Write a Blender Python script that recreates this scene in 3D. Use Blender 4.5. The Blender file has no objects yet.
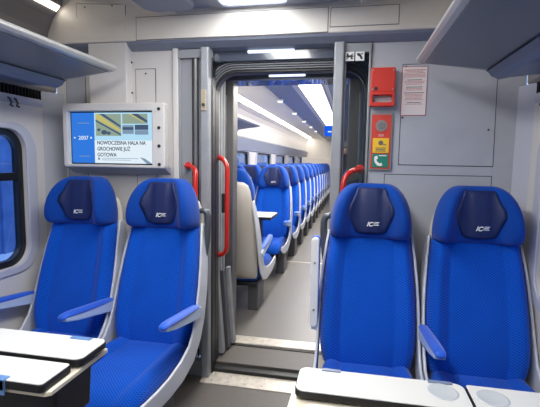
import bpy, bmesh, math, random
from mathutils import Vector, Matrix
random.seed(4)
S = bpy.context.scene
COL = S.collection
PI = math.pi
CXC = -0.49            # centre line of the carriage
DY = 2.4               # bulkhead plane

# ------------------------------------------------------------------ materials
def lin(c):
    return tuple((v/12.92 if v <= .04045 else ((v+.055)/1.055)**2.4) for v in (x/255 for x in c)) + (1,)
def mat(name, rgb, rough=.5, metal=0, spec=.5, var=0, scale=8, bump=0, bscale=200, emit=None, sheen=0, coat=0):
    m = bpy.data.materials.new(name); m.use_nodes = True
    nt = m.node_tree; b = nt.nodes['Principled BSDF']
    b.inputs['Base Color'].default_value = lin(rgb)
    b.inputs['Roughness'].default_value = rough
    b.inputs['Metallic'].default_value = metal
    b.inputs['Specular IOR Level'].default_value = spec
    b.inputs['Sheen Weight'].default_value = sheen
    b.inputs['Coat Weight'].default_value = coat
    tc = nt.nodes.new('ShaderNodeTexCoord')
    if var:
        n = nt.nodes.new('ShaderNodeTexNoise'); n.inputs['Scale'].default_value = scale; n.inputs['Detail'].default_value = 5
        r = nt.nodes.new('ShaderNodeValToRGB')
        r.color_ramp.elements[0].position = .3; r.color_ramp.elements[1].position = .7
        r.color_ramp.elements[0].color = lin(tuple(max(0, c-var) for c in rgb))
        r.color_ramp.elements[1].color = lin(tuple(min(255, c+var) for c in rgb))
        nt.links.new(tc.outputs['Object'], n.inputs['Vector']); nt.links.new(n.outputs['Fac'], r.inputs['Fac'])
        nt.links.new(r.outputs['Color'], b.inputs['Base Color'])
    if bump:
        n = nt.nodes.new('ShaderNodeTexNoise'); n.inputs['Scale'].default_value = bscale
        bp = nt.nodes.new('ShaderNodeBump'); bp.inputs['Strength'].default_value = bump; bp.inputs['Distance'].default_value = .002
        nt.links.new(tc.outputs['Object'], n.inputs['Vector']); nt.links.new(n.outputs['Fac'], bp.inputs['Height'])
        nt.links.new(bp.outputs['Normal'], b.inputs['Normal'])
    if emit:
        b.inputs['Emission Color'].default_value = lin(emit[0]); b.inputs['Emission Strength'].default_value = emit[1]
    return m

def fabric(name, dark, light, per=.011, rough=.9):
    """woven fabric with a fine dot grid, in object space"""
    m = mat(name, light, rough, spec=.2, sheen=.12)
    nt = m.node_tree; b = nt.nodes['Principled BSDF']
    tc = nt.nodes.new('ShaderNodeTexCoord'); sx = nt.nodes.new('ShaderNodeSeparateXYZ')
    nt.links.new(tc.outputs['Object'], sx.inputs[0])
    def wave(out, k=1):
        a = nt.nodes.new('ShaderNodeMath'); a.operation = 'MULTIPLY'; a.inputs[1].default_value = 2*PI/per*k
        s = nt.nodes.new('ShaderNodeMath'); s.operation = 'SINE'
        nt.links.new(out, a.inputs[0]); nt.links.new(a.outputs[0], s.inputs[0]); return s.outputs[0]
    ad = nt.nodes.new('ShaderNodeMath'); ad.operation = 'ADD'
    nt.links.new(sx.outputs['Y'], ad.inputs[0]); nt.links.new(sx.outputs['Z'], ad.inputs[1])
    w1, w2 = wave(sx.outputs['X']), wave(ad.outputs[0])
    mu = nt.nodes.new('ShaderNodeMath'); mu.operation = 'MULTIPLY'; nt.links.new(w1, mu.inputs[0]); nt.links.new(w2, mu.inputs[1])
    r = nt.nodes.new('ShaderNodeValToRGB')
    r.color_ramp.elements[0].position = .0; r.color_ramp.elements[1].position = .6
    r.color_ramp.elements[0].color = lin(light); r.color_ramp.elements[1].color = lin(dark)
    nt.links.new(mu.outputs[0], r.inputs['Fac'])
    n = nt.nodes.new('ShaderNodeTexNoise'); n.inputs['Scale'].default_value = 5; n.inputs['Detail'].default_value = 4
    nt.links.new(tc.outputs['Object'], n.inputs['Vector'])
    mx = nt.nodes.new('ShaderNodeMix'); mx.data_type = 'RGBA'; mx.blend_type = 'MULTIPLY'; mx.inputs['Factor'].default_value = .35
    nt.links.new(r.outputs['Color'], mx.inputs[6]); nt.links.new(n.outputs['Color'], mx.inputs[7])
    g = nt.nodes.new('ShaderNodeRGBToBW'); nt.links.new(n.outputs['Color'], g.inputs[0])
    nt.links.new(g.outputs[0], mx.inputs[7])
    nt.links.new(mx.outputs[2], b.inputs['Base Color'])
    return m

def glass(name, tint=(235, 240, 245), gloss=.12, rough=.02):
    m = bpy.data.materials.new(name); m.use_nodes = True; nt = m.node_tree
    for n in list(nt.nodes): nt.nodes.remove(n)
    o = nt.nodes.new('ShaderNodeOutputMaterial'); t = nt.nodes.new('ShaderNodeBsdfTransparent'); t.inputs[0].default_value = lin(tint)
    g = nt.nodes.new('ShaderNodeBsdfGlossy'); g.inputs['Roughness'].default_value = rough
    lw0 = nt.nodes.new('ShaderNodeLayerWeight'); lw = nt.nodes.new('ShaderNodeMath'); lw.operation = 'POWER'; lw.inputs[1].default_value = 4
    nt.links.new(lw0.outputs['Facing'], lw.inputs[0])
    a = nt.nodes.new('ShaderNodeMath'); a.operation = 'ADD'; a.inputs[1].default_value = gloss; a.use_clamp = True
    mx = nt.nodes.new('ShaderNodeMixShader')
    nt.links.new(lw.outputs[0], a.inputs[0]); nt.links.new(a.outputs[0], mx.inputs[0])
    nt.links.new(t.outputs[0], mx.inputs[1]); nt.links.new(g.outputs[0], mx.inputs[2]); nt.links.new(mx.outputs[0], o.inputs[0])
    return m

def translucent(name, rgb, a):
    m = mat(name, rgb, .25); m.node_tree.nodes['Principled BSDF'].inputs['Alpha'].default_value = a; return m

def emitter(name, rgb, s):
    m = bpy.data.materials.new(name); m.use_nodes = True; nt = m.node_tree
    for n in list(nt.nodes): nt.nodes.remove(n)
    o = nt.nodes.new('ShaderNodeOutputMaterial'); e = nt.nodes.new('ShaderNodeEmission')
    e.inputs[0].default_value = lin(rgb); e.inputs[1].default_value = s
    nt.links.new(e.outputs[0], o.inputs[0]); return m

M = dict(
    wall=mat('wall_grey', (214, 211, 208), .42, var=3, scale=3, bump=.05),
    wallg=mat('wall_cool_grey', (178, 181, 188), .4, var=3),
    cream=mat('ceiling_cream', (226, 220, 210), .45, var=2),
    ceilg=mat('ceiling_grey', (142, 137, 134), .5),
    band=mat('ceiling_blue_grey', (146, 153, 168), .45),
    post=mat('post_grey', (150, 153, 157), .4, metal=.1, var=4, scale=12),
    jamb=mat('jamb_grey', (92, 90, 90), .4, metal=.2),
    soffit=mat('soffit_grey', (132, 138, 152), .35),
    lintel=mat('lintel_gloss', (78, 84, 98), .15, coat=.6),
    seam=mat('seam_dark', (62, 60, 60), .8),
    seamg=mat('seam_grey', (120, 116, 114), .8),
    black=mat('black_rubber', (14, 14, 16), .45),
    rib=mat('bellows_rib', (108, 111, 116), .5),
    fold=mat('bellows_fold', (140, 142, 145), .55, var=8, scale=10),
    floor=mat('floor_vinyl', (86, 81, 76), .5, var=10, scale=260),
    floor2=mat('floor_vinyl_light', (112, 108, 103), .4, var=8, scale=240),
    plate=mat('threshold_metal', (196, 188, 176), .38, metal=.35, var=14, scale=25),
    blue=fabric('blue_fabric', (0, 46, 152), (2, 98, 216), per=.0155),
    blueh=fabric('blue_plush', (2, 58, 150), (4, 74, 172), per=.004),
    bluer=fabric('blue_side_fabric', (4, 56, 205), (6, 66, 226), per=.005),
    navy=mat('navy_leather', (18, 34, 86), .55, var=3, scale=20, bump=.1),
    shell=mat('seat_shell', (205, 208, 212), .35),
    shellw=mat('seat_back_shell', (196, 190, 180), .45),
    armw=mat('armrest_white', (190, 208, 226), .35),
    armb=mat('armrest_blue', (10, 88, 208), .6, sheen=.3),
    dark=mat('dark_plastic', (36, 37, 42), .45),
    grip=mat('grip_grey', (88, 92, 96), .35, metal=.3),
    legside=mat('leg_grey', (74, 74, 78), .45),
    red=mat('red_paint', (196, 34, 22), .3, coat=.5),
    redbox=mat('red_box_paint', (206, 52, 40), .42),
    redlabel=mat('red_label', (208, 64, 52), .5),
    yellow=mat('yellow_label', (240, 196, 40), .5),
    green=mat('green_label', (20, 128, 104), .5),
    white=mat('white_print', (238, 238, 236), .5),
    paper=mat('notice_paper', (226, 216, 214), .6),
    textred=mat('print_red', (186, 92, 92), .7),
    textgrey=mat('print_grey', (110, 92, 96), .7),
    steel=mat('brushed_steel', (178, 178, 178), .3, metal=.9),
    lock=mat('lock_plate', (196, 184, 160), .35, metal=.5),
    table=mat('table_white', (214, 214, 208), .34, var=2),
    tbase=mat('table_cream', (226, 216, 192), .4),
    tedge=mat('table_edge', (24, 24, 26), .5),
    cup=mat('cup_recess', (186, 190, 192), .3),  # shade of the hollow put into the colour; the rings are nearly flat
    latch=mat('latch_blue', (98, 134, 186), .35),
    rack=mat('rack_grey', (116, 118, 124), .35, metal=.15),
    racktube=mat('rack_tube', (196, 196, 192), .3, metal=.25),
    rackfas=mat('rack_fascia', (112, 126, 152), .35),
    lav=mat('fascia_lavender', (188, 190, 202), .4),
    louvre=mat('louvre_dark', (26, 26, 28), .6),
    winb=mat('window_black', (18, 20, 26), .35),
    glass=glass('window_glass', (205, 222, 245), .06),
    pane=glass('partition_glass', (200, 206, 210), .05),
    paneg=translucent('partition_glass_greyed', (176, 178, 182), .5),  # translucent grey lightens the left pane; its brightness is put into the colour
    tvw=mat('tv_housing', (226, 222, 216), .4),
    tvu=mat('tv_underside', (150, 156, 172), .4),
    scr_bg=emitter('screen_pale', (178, 222, 246), 1.0),
    scr_blue=emitter('screen_blue', (52, 122, 222), 1.0),
    scr_white=emitter('screen_white', (226, 240, 250), 1.0),
    scr_text=emitter('screen_text', (22, 36, 58), 1.0),
    scr_green=emitter('screen_green', (146, 164, 148), 1.0),
    scr_yellow=emitter('screen_yellow', (196, 188, 116), 1.0),
    scr_dark=emitter('screen_dark', (70, 90, 116), 1.0),
    scr_mid=emitter('screen_mid', (128, 152, 176), 1.0),
    lednear=emitter('led_strip_near', (255, 246, 232), 6), led=emitter('led_strip', (255, 246, 232), 40),
    ledp=emitter('led_panel', (255, 250, 244), 7),
    ledf=emitter('led_fixture', (244, 248, 255), 7),
    glow_bar=emitter('gangway_glow', (214, 226, 255), 1.8),  # emissive colour of the two bars on the lintels
    signb=emitter('display_blue', (20, 90, 226), 1.1),
    outer=mat('outside_wall', (110, 140, 185), .7, var=18, scale=2),
    coat=mat('dark_coat', (30, 32, 40), .9), skin=mat('skin', (190, 146, 122), .6), hair=mat('hair', (40, 30, 24), .8),
)

# ------------------------------------------------------------------ mesh helpers
class MB:
    def __init__(s): s.v = []; s.f = []; s.m = []
    def add(s, vs, fs, mi=0):
        o = len(s.v); s.v += [tuple(p) for p in vs]
        s.f += [tuple(i+o for i in f) for f in fs]; s.m += [mi]*len(fs); return s
    def box(s, x0, x1, y0, y1, z0, z1, mi=0):
        vs = [(x, y, z) for x in (x0, x1) for y in (y0, y1) for z in (z0, z1)]
        return s.add(vs, [(0, 1, 3, 2), (4, 6, 7, 5), (0, 4, 5, 1), (2, 3, 7, 6), (0, 2, 6, 4), (1, 5, 7, 3)], mi)
    def prism(s, pts, axis, a, b, mi=0):
        """pts 2D polygon extruded along axis from a to b"""
        def P(p, t):
            return {'x': (t, p[0], p[1]), 'y': (p[0], t, p[1]), 'z': (p[0], p[1], t)}[axis]
        n = len(pts)
        vs = [P(p, a) for p in pts] + [P(p, b) for p in pts]
        fs = [tuple(range(n)), tuple(range(2*n-1, n-1, -1))] + [(i, (i+1) % n, n+(i+1) % n, n+i) for i in range(n)]
        return s.add(vs, fs, mi)
    def sheet(s, pts, axis, a, b, mi=0):
        n = len(pts)
        def P(p, t):
            return {'x': (t, p[0], p[1]), 'y': (p[0], t, p[1]), 'z': (p[0], p[1], t)}[axis]
        vs = [P(p, a) for p in pts] + [P(p, b) for p in pts]
        return s.add(vs, [(i, i+1, n+i+1, n+i) for i in range(n-1)], mi)
    def loft(s, rings, cap=True, mi=0):
        n = len(rings[0]); vs = [p for r in rings for p in r]; fs = []
        for k in range(len(rings)-1):
            for i in range(n):
                j = (i+1) % n; fs.append((k*n+i, k*n+j, (k+1)*n+j, (k+1)*n+i))
        if cap: fs += [tuple(range(n-1, -1, -1)), tuple(range((len(rings)-1)*n, len(rings)*n))]
        return s.add(vs, fs, mi)
    def tube(s, path, r, seg=10, mi=0, flat=None):
        path = [Vector(p) for p in path]; rings = []; up = None
        for i, p in enumerate(path):
            d = (path[min(i+1, len(path)-1)] - path[max(i-1, 0)]).normalized()
            if up is None:
                up = Vector((0, 0, 1)) if abs(d.z) < .9 else Vector((0, 1, 0))
            a = d.cross(up).normalized(); b = a.cross(d).normalized(); up = b
            rr = r[i] if isinstance(r, (list, tuple)) else r
            rings.append([p + a*math.cos(2*PI*k/seg)*rr + b*math.sin(2*PI*k/seg)*rr for k in range(seg)])
        return s.loft(rings, mi=mi)
    def disc(s, c, r, n, axis='y', t=.004, mi=0, ry=None):
        ry = ry or r
        pts = [(c[0]+r*math.cos(2*PI*i/n), c[1]+ry*math.sin(2*PI*i/n)) for i in range(n)]
        return s.prism(pts, axis, c[2], c[2]+t, mi)
    def obj(s, name, m, parent=None, bevel=0, seg=2, smooth=False, sub=0, loc=None):
        me = bpy.data.meshes.new(name); me.from_pydata(s.v, [], s.f)
        ms = m if isinstance(m, (list, tuple)) else [m]
        for k in ms: me.materials.append(M[k])
        for p, i in zip(me.polygons, s.m): p.material_index = i
        bm = bmesh.new(); bm.from_mesh(me); bmesh.ops.recalc_face_normals(bm, faces=bm.faces); bm.to_mesh(me); bm.free()
        if smooth or sub:
            for p in me.polygons: p.use_smooth = True
        o = bpy.data.objects.new(name, me); COL.objects.link(o)
        if parent: o.parent = parent
        if loc: o.location = loc
        if bevel:
            b = o.modifiers.new('bevel', 'BEVEL'); b.width = bevel; b.segments = seg; b.limit_method = 'ANGLE'; b.angle_limit = math.radians(40)
        if sub:
            b = o.modifiers.new('sub', 'SUBSURF'); b.levels = sub; b.render_levels = sub
        return o

def tag(o, label=None, cat=None, group=None, kind=None):
    if label: o['label'] = label
    if cat: o['category'] = cat
    if group: o['group'] = group
    if kind: o['kind'] = kind
    return o
def struct(o): o['kind'] = 'structure'; return o
def thing(name, label, cat, loc=(0, 0, 0), rz=0, group=None):
    o = bpy.data.objects.new(name, None); COL.objects.link(o); o.location = loc; o.rotation_euler = (0, 0, rz)
    o.empty_display_size = .1
    return tag(o, label, cat, group)
def copy_tree(o, parent=None):
    c = o.copy(); COL.objects.link(c)
    if parent: c.parent = parent
    for ch in list(o.children): copy_tree(ch, c)
    return c
def rrect(x0, x1, z0, z1, r, n=8):
    pts = []
    for cx, cz, a0 in ((x1-r, z1-r, 0), (x0+r, z1-r, 90), (x0+r, z0+r, 180), (x1-r, z0+r, 270)):
        for i in range(n+1):
            a = math.radians(a0+90*i/n); pts.append((cx+r*math.cos(a), cz+r*math.sin(a)))
    return pts
def ring(mb, outer, inner, axis, a, b, mi=0):
    """frame between two loops of equal count, extruded from a to b"""
    n = len(outer)
    def P(p, t): return {'x': (t, p[0], p[1]), 'y': (p[0], t, p[1]), 'z': (p[0], p[1], t)}[axis]
    vs = [P(p, t) for t in (a, b) for l in (outer, inner) for p in l]; fs = []
    for i in range(n):
        j = (i+1) % n
        fs += [(i, j, n+j, n+i), (2*n+i, 3*n+i, 3*n+j, 2*n+j), (i, 2*n+i, 2*n+j, j), (n+i, n+j, 3*n+j, 3*n+i)]
    return mb.add(vs, fs, mi)
def wall_with_holes(name, axisX, y0, y1, z0, z1, holes, t, m, bevels=None):
    """plate in the plane x=axisX with rounded holes"""
    bm = bmesh.new(); edges = []
    def loop(pts):
        vs = [bm.verts.new((axisX, p[0], p[1])) for p in pts]
        for i in range(len(vs)): edges.append(bm.edges.new((vs[i], vs[(i+1) % len(vs)])))
    loop([(y0, z0), (y1, z0), (y1, z1), (y0, z1)])
    for h in holes: loop(h)
    bmesh.ops.triangle_fill(bm, edges=edges, use_beauty=True)
    g = bmesh.ops.extrude_face_region(bm, geom=bm.faces[:])
    for v in [e for e in g['geom'] if isinstance(e, bmesh.types.BMVert)]: v.co.x += t
    bmesh.ops.recalc_face_normals(bm, faces=bm.faces)
    me = bpy.data.meshes.new(name); bm.to_mesh(me); bm.free(); me.materials.append(M[m])
    o = bpy.data.objects.new(name, me); COL.objects.link(o); return o
def text(name, s, size, m, parent, loc, align='LEFT', bold=0, ext=.0006, shear=0, rz=0):
    c = bpy.data.curves.new(name, 'FONT'); c.body = s; c.size = size; c.extrude = ext; c.align_x = align; c.offset = bold; c.shear = shear
    o = bpy.data.objects.new(name, c); COL.objects.link(o)
    bpy.context.view_layer.update()
    me = bpy.data.meshes.new_from_object(o.evaluated_get(bpy.context.evaluated_depsgraph_get()))
    bpy.data.objects.remove(o)
    me.transform(Matrix.Rotation(PI/2, 4, 'X')); me.materials.clear(); me.materials.append(M[m])
    q = bpy.data.objects.new(name, me); COL.objects.link(q); q.location = loc; q.rotation_euler = (0, 0, rz)
    if parent: q.parent = parent
    return q
def arc(cx, cz, r, a0, a1, n=8):
    return [(cx+r*math.cos(math.radians(a0+(a1-a0)*i/n)), cz+r*math.sin(math.radians(a0+(a1-a0)*i/n))) for i in range(n+1)]

# ------------------------------------------------------------------ SETTING: floor
Y0, Y1 = -2.2, 17.2
XL, XR = -1.87, 0.87
FL = -.06
struct(MB().box(XL-.1, XR+.1, Y0, 2.47, -.14, FL).obj('floor', 'floor'))
struct(MB().box(-.95, .15, 2.495, 2.95, -.11, -.015).obj('floor_gangway', 'floor'))
struct(MB().box(XL-.1, XR+.1, 2.885, Y1, -.05, 0).obj('floor_far', 'floor2'))
t1 = struct(MB().prism([(2.295, FL-.01), (2.295, FL+.004), (2.305, FL+.008), (2.42, FL+.010), (2.43, FL+.008), (2.43, FL-.01)], 'x', -.87, .1).obj('trim_1', 'plate'))
for i in range(9):
    for j in (2.322, 2.395): MB().disc((-.8+i*.105, j, FL+.0085), .005, 8, 'z', .003).obj('screw_head', 'steel', t1)
struct(MB().box(-.9, .12, 2.43, 2.497, -.10, -.030).obj('trim_2', 'black', bevel=.004))
struct(MB().prism([(2.77, -.05), (2.77, -.004), (2.775, .001), (2.875, .002), (2.885, 0), (2.885, -.05)], 'x', -.9, .1).obj('trim_3', 'plate'))
struct(MB().box(-.9, .12, 2.745, 2.77, -.10, -.010).obj('trim_4', 'black'))
struct(MB().box(-.8, -.18, 5.22, 5.26, 0, .002).obj('trim_5', 'plate'))

# ------------------------------------------------------------------ walls with windows
Z_W = 1.60    # top of the window wall
def windowed_wall(side, seg, y0, y1, spans, zlo=.675, zhi=1.455):
    x = XL if side == 'left' else XR; sg = -1 if side == 'left' else 1
    holes = [rrect(a, b, zlo, zhi, .12) for a, b in spans]
    w = struct(wall_with_holes(f'wall_{side}'+seg, x, y0, y1, -.06, Z_W, holes, sg*.09, 'wall'))
    return w
winno = [0]
def window(side, a, b, zlo=.675, zhi=1.455, div=True):
    winno[0] += 1
    x = XL if side == 'left' else XR; sg = -1 if side == 'left' else 1
    fr = MB(); 
    # chamfered light surround
    o1 = rrect(a-.075, b+.075, zlo-.04, zhi+.035, .16); i1 = rrect(a, b, zlo, zhi, .12)
    ring(fr, o1, i1, 'x', x-sg*.012, x+sg*.002)
    root = struct(fr.obj(f'window_{winno[0]}', 'lav', bevel=.005))
    k = MB(); o2 = rrect(a-.001, b+.001, zlo-.001, zhi+.001, .12); i2 = rrect(a+.038, b-.038, zlo+.036, zhi-.036, .09)
    ring(k, o2, i2, 'x', x+sg*.02, x+sg*.06)
    if div: k.box(min(x+sg*.018, x+sg*.05), max(x+sg*.018, x+sg*.05), a+.03, b-.03, 1.165, 1.21)
    k.obj('window_frame', 'winb', root, bevel=.003)
    g = MB().prism(rrect(a+.03, b-.03, zlo+.03, zhi-.03, .09), 'x', x+sg*.042, x+sg*.046)
    g.obj('window_pane', 'glass', root)
    return root
front_sp = [(-1.55, -.1), (.55, 2.115)]
windowed_wall('left', '', Y0, 2.4, front_sp)
windowed_wall('right', '', Y0, 2.4, front_sp)
for a, b in front_sp: window('left', a, b); window('right', a, b)
far_sp = [(3.9, 5.35), (6.0, 7.5), (8.1, 9.6), (10.2, 11.7), (12.3, 13.8), (14.4, 15.9)]
windowed_wall('left', '_far', 3.06, Y1, far_sp)
windowed_wall('right', '_far', 3.06, Y1, far_sp)
for a, b in far_sp: window('left', a, b)
for a, b in far_sp: window('right', a, b)
# outside, beyond the windows
ow = MB()
for i in range(70):
    y = -6+i*.42; ow.box(-8.1-.06*(i % 2), -8-.06*(i % 2), y, y+.42, -1, 2.6)
struct(ow.obj('wall_outside', 'outer'))
ow = MB()
for i in range(70):
    y = -6+i*.42; ow.box(7+.06*(i % 2), 7.1+.06*(i % 2), y, y+.42, -1, 2.6)
struct(ow.obj('wall_outside_right', 'outer'))

def fx(x, s): return x if s == 'left' else 2*(-.5)-x
# upper wall band: louvre slot, fascia, cove
for seg, ya, yb in (('', Y0, 2.399), ('_far', 3.06, Y1)):
    for s in ('left', 'right'):
        P = lambda pts: [(fx(x, s), z) for x, z in pts]
        up = MB()
        up.sheet(P([(-1.96, 1.64), (-1.90, 1.64), (-1.87, 1.60)]), 'y', ya, yb)
        up.sheet(P([(-1.885, 1.70), (-1.87, 1.72), (-1.87, 1.98), (-1.855, 2.06), (-1.82, 2.14), (-1.775, 2.195), (-1.755, 2.21), (-1.755, 2.26)]), 'y', ya, yb)
        o = struct(up.obj(f'wall_{s}_upper'+seg, 'ceilg' if not seg else 'wall', smooth=False))
        lv = MB().sheet(P([(-1.89, 1.63), (-1.885, 1.71)]), 'y', ya, yb)
        n = int((yb-ya)/.025)
        for i in range(n):
            y = ya+.01+i*.025
            x0 = fx(-1.887, s); lv.box(min(x0, fx(-1.872, s)), max(x0, fx(-1.872, s)), y, y+.006, 1.64, 1.70)
        lv.obj('louvre_grille', 'louvre' if not seg else 'band', o)['kind'] = 'stuff'
        fa = MB().sheet(P([(-1.872, 1.60), (-1.866, 1.62), (-1.868, 1.645), (-1.89, 1.65)]), 'y', ya, yb)
        fa.obj('fascia_strip', 'lav' if not seg else 'band', o)
        if seg:
            MB().prism(P([(-1.868, 1.462), (-1.868, 1.68), (-1.80, 1.68), (-1.845, 1.47)]), 'y', ya, yb-.02).obj('service_duct', 'band', o, bevel=.004)
# ceiling
def ceiling(seg, ya, yb, lend):
    c = MB()
    for s in ('left', 'right'):
        P = lambda pts: [(fx(x, s), z) for x, z in pts]
        c.sheet(P([(-1.755, 2.26), (-1.64, 2.262), (-1.62, 2.235), (-1.45, 2.215), (-1.25, 2.18), (-1.06, 2.135), (-1.02, 2.125), (-1.01, 2.15)]), 'y', ya, yb, 0)
        c.sheet(P([(-1.01, 2.15), (-.70, 2.16)]), 'y', ya, yb, 1)
        c.sheet(P([(-.70, 2.16), (-.70, 2.148), (-.63, 2.148), (-.628, 2.165)]), 'y', ya, yb, 0)
    c.sheet([(-.63, 2.168), (-.37, 2.168)], 'y', ya, yb, 0)
    o = struct(c.obj('ceiling'+seg, ['cream', 'band']))
    return o
ceiling('', Y0, 2.34, 2.25)
ceiling('_far', 3.06, Y1, 10.8)
for nm, ya, yb, where in (('x', Y0+.02, 2.31, 'near'), ('x', 3.08, Y1-.05, 'far')):
    for s in ('left', 'right'):
        m = MB().sheet([(fx(-1.748, s), 2.250), (fx(-1.69, s), 2.252)] if where == 'far' else [(fx(-1.782, s), 2.176), (fx(-1.756, s), 2.203)], 'y', ya, yb)
        o = m.obj('cove_light', 'led' if where == 'far' else 'lednear')
        tag(o, f"bright white cove light strip along the {'window' if s=='left' else 'opposite'} side of the {where} carriage ceiling" if where == 'far' else f"bright light strip in the cove above the {s} luggage rack", 'light')
r = thing('ceiling_light', 'long bright central ceiling light panel of the far carriage', 'light', (-.5, 3.1, 2.15))
MB().box(-.125, .155, .1, 8.0, .004, .010).obj('diffuser', 'ledp', r)
q = MB()
for x in (-.132, .155): q.box(x, x+.007, .08, 8.02, -.006, .01)
q.box(-.132, .162, .08, .1, -.006, .01); q.box(-.132, .162, 8.0, 8.02, -.006, .01); q.obj('frame', 'jamb', r)
r = thing('ceiling_light', 'ceiling light panel overhead in front of the doorway header', 'light', (-.5, 0, 2.15))
MB().prism(rrect(-.22, .13, -1.4, 2.285, .04), 'z', -.004, .004).obj('diffuser', 'ledf', r)
q = MB(); ring(q, rrect(-.30, .42, -1.5, 2.31, .07), rrect(-.225, .135, -1.41, 2.29, .04), 'z', -.012, .006); q.obj('frame', 'soffit', r, bevel=.003)
# rounded end pieces of the blue grey ceiling tray
for x0, x1 in ((-1.16, -.86), (-.02, .24)):
    q = MB().prism(rrect(x0, x1, .4, 2.27, .09), 'z', 2.118, 2.15); o = struct(q.obj('trim_6', 'band', bevel=.012, seg=3))
# spot lamps of the far car
for i, y in enumerate((4.3, 5.75, 7.2, 8.65, 10.1, 11.5)):
    r = thing('spot_lamp', ['nearest of the small round downlights', 'second small round downlight', 'third small round downlight', 'fourth small round downlight', 'fifth small round downlight', 'farthest of the small round downlights'][i] + ' along the far carriage ceiling', 'light', (-1.0, y, 2.142), 0, 'downlights in the far carriage ceiling')
    MB().disc((0, 0, -.03), .045, 16, 'z', .03).obj('housing', 'white', r, bevel=.006)
    MB().disc((0, 0, -.034), .03, 16, 'z', .005).obj('lens', 'ledf', r)

# end walls
struct(MB().box(XL-.1, XR+.1, Y0-.06, Y0, 0, 2.3).obj('wall_front', 'wall'))
ew = MB().box(XL-.1, -.80, Y1, Y1+.06, 0, 2.3).box(-.2, XR+.1, Y1, Y1+.06, 0, 2.3).box(-.80, -.2, Y1, Y1+.06, 1.95, 2.3).box(-.82, -.18, Y1+.9, Y1+.95, 0, 2.3)
struct(ew.obj('wall_end', 'wall'))
for x0, x1 in ((-1.86, -.80), (-.2, .86)):
    struct(MB().box(x0, x1, 15.6, 15.64, 0, 1.45).obj('trim_7', 'cream', bevel=.01))

# ------------------------------------------------------------------ bulkhead
def seam_panel(parent, pts, y, m='wall', seam='seam', d=.002, gap=.004, screws=()):
    """access panel: thin dark gap with a raised cover inside it"""
    cx = sum(p[0] for p in pts)/len(pts); cz = sum(p[1] for p in pts)/len(pts)
    inn = [(p[0]-gap*(1 if p[0] > cx else -1), p[1]-gap*(1 if p[1] > cz else -1)) for p in pts]
    mb = MB().prism(pts, 'y', y-d*.5, y+.004, 0).prism(inn, 'y', y-d*1.6, y+.003, 1)
    for sx, sz in screws: mb.disc((sx, sz, y-d*2.6), .0055, 10, 'y', .004, 0)
    o = mb.obj('access_panel', [seam, m], parent); return o
wl = MB().box(XL, -1.035, DY, DY+.07, -.06, 2.3).box(-1.07, -1.035, DY-.02, DY, 0, 1.975)
wb = struct(wl.obj('wall_back', 'wall', bevel=.006))
col = MB().box(-1.588, -1.338, 2.325, 2.402, 1.28, 1.985).obj('trim_8', 'wall', bevel=.006); struct(col)
for z in (1.88, 1.70): MB().disc((-1.334, z, DY-.02), .006, 10).obj('screw_head', 'seam', wb)
seam_panel(wb, [(-1.32, 1.0), (-1.185, 1.0), (-1.185, 1.845), (-1.32, 1.845)], DY, screws=((-1.25, 1.815),))
seam_panel(wb, [(-1.80, 1.0), (-1.66, 1.0), (-1.66, 1.93), (-1.80, 1.93)], DY, m='wallg')  # greyer cover carries the shade of the recess left of the column
wr = MB().box(.085, XR, DY, DY+.07, -.06, 2.3)
wr_o = struct(wr.obj('wall_back_right', 'wallg', bevel=.006))
seam_panel(wr_o, [(.25, 1.287), (.736, 1.285), (.728, 1.83), (.25, 1.83)], DY, 'wallg', 'seam', screws=((.268, 1.815), (.262, 1.545), (.70, 1.48)))
seam_panel(wr_o, [(.178, .3), (.734, .3), (.734, 1.237), (.178, 1.237)], DY, 'wallg', 'seam')
# slanted corner pillars beside the bulkhead
struct(MB().prism([(XR+.002, 2.4), (XR+.002, 2.28), (.83, 2.40)], 'z', 0, 1.70).obj('trim_9', 'lav', bevel=.004))
struct(MB().prism([(XL-.002, 2.4), (XL-.002, 2.26), (-1.815, 2.40)], 'z', 0, 1.70).obj('trim_10', 'wallg', bevel=.004))

# header beam
prof = [(2.46, 2.3), (2.335, 2.3), (2.325, 2.12), (2.325, 2.05), (2.34, 2.03), (2.39, 1.985), (2.46, 1.985)]
hd = MB()
n = len(prof)
hd.prism([(2.46, 2.3), (2.335, 2.3), (2.325, 2.12), (2.325, 1.988), (2.46, 1.988)], 'x', XL, XR, 0)
hb = struct(hd.obj('trim_11', 'cream', bevel=.008, seg=3))
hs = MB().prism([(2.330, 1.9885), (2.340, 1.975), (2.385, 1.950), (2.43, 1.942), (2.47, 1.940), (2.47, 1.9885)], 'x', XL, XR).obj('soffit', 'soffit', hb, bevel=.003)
seam_panel(hb, [(-1.66, 2.012), (-1.335, 2.012), (-1.335, 2.20), (-1.66, 2.222)], 2.327, 'cream', 'seamg', screws=((-1.60, 2.195), (-1.42, 2.195)))
seam_panel(hb, [(-1.27, 1.990), (-.15, 1.990), (-.15, 2.122), (-1.27, 2.122)], 2.325, 'cream', 'seamg')
seam_panel(hb, [(-.143, 2.015), (.215, 2.015), (.215, 2.117), (-.14, 2.117)], 2.325, 'cream', 'seamg')
seam_panel(hb, [(.262, 2.062), (.80, 2.062), (.80, 2.19), (.262, 2.19)], 2.327, 'cream', 'seamg')

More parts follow.
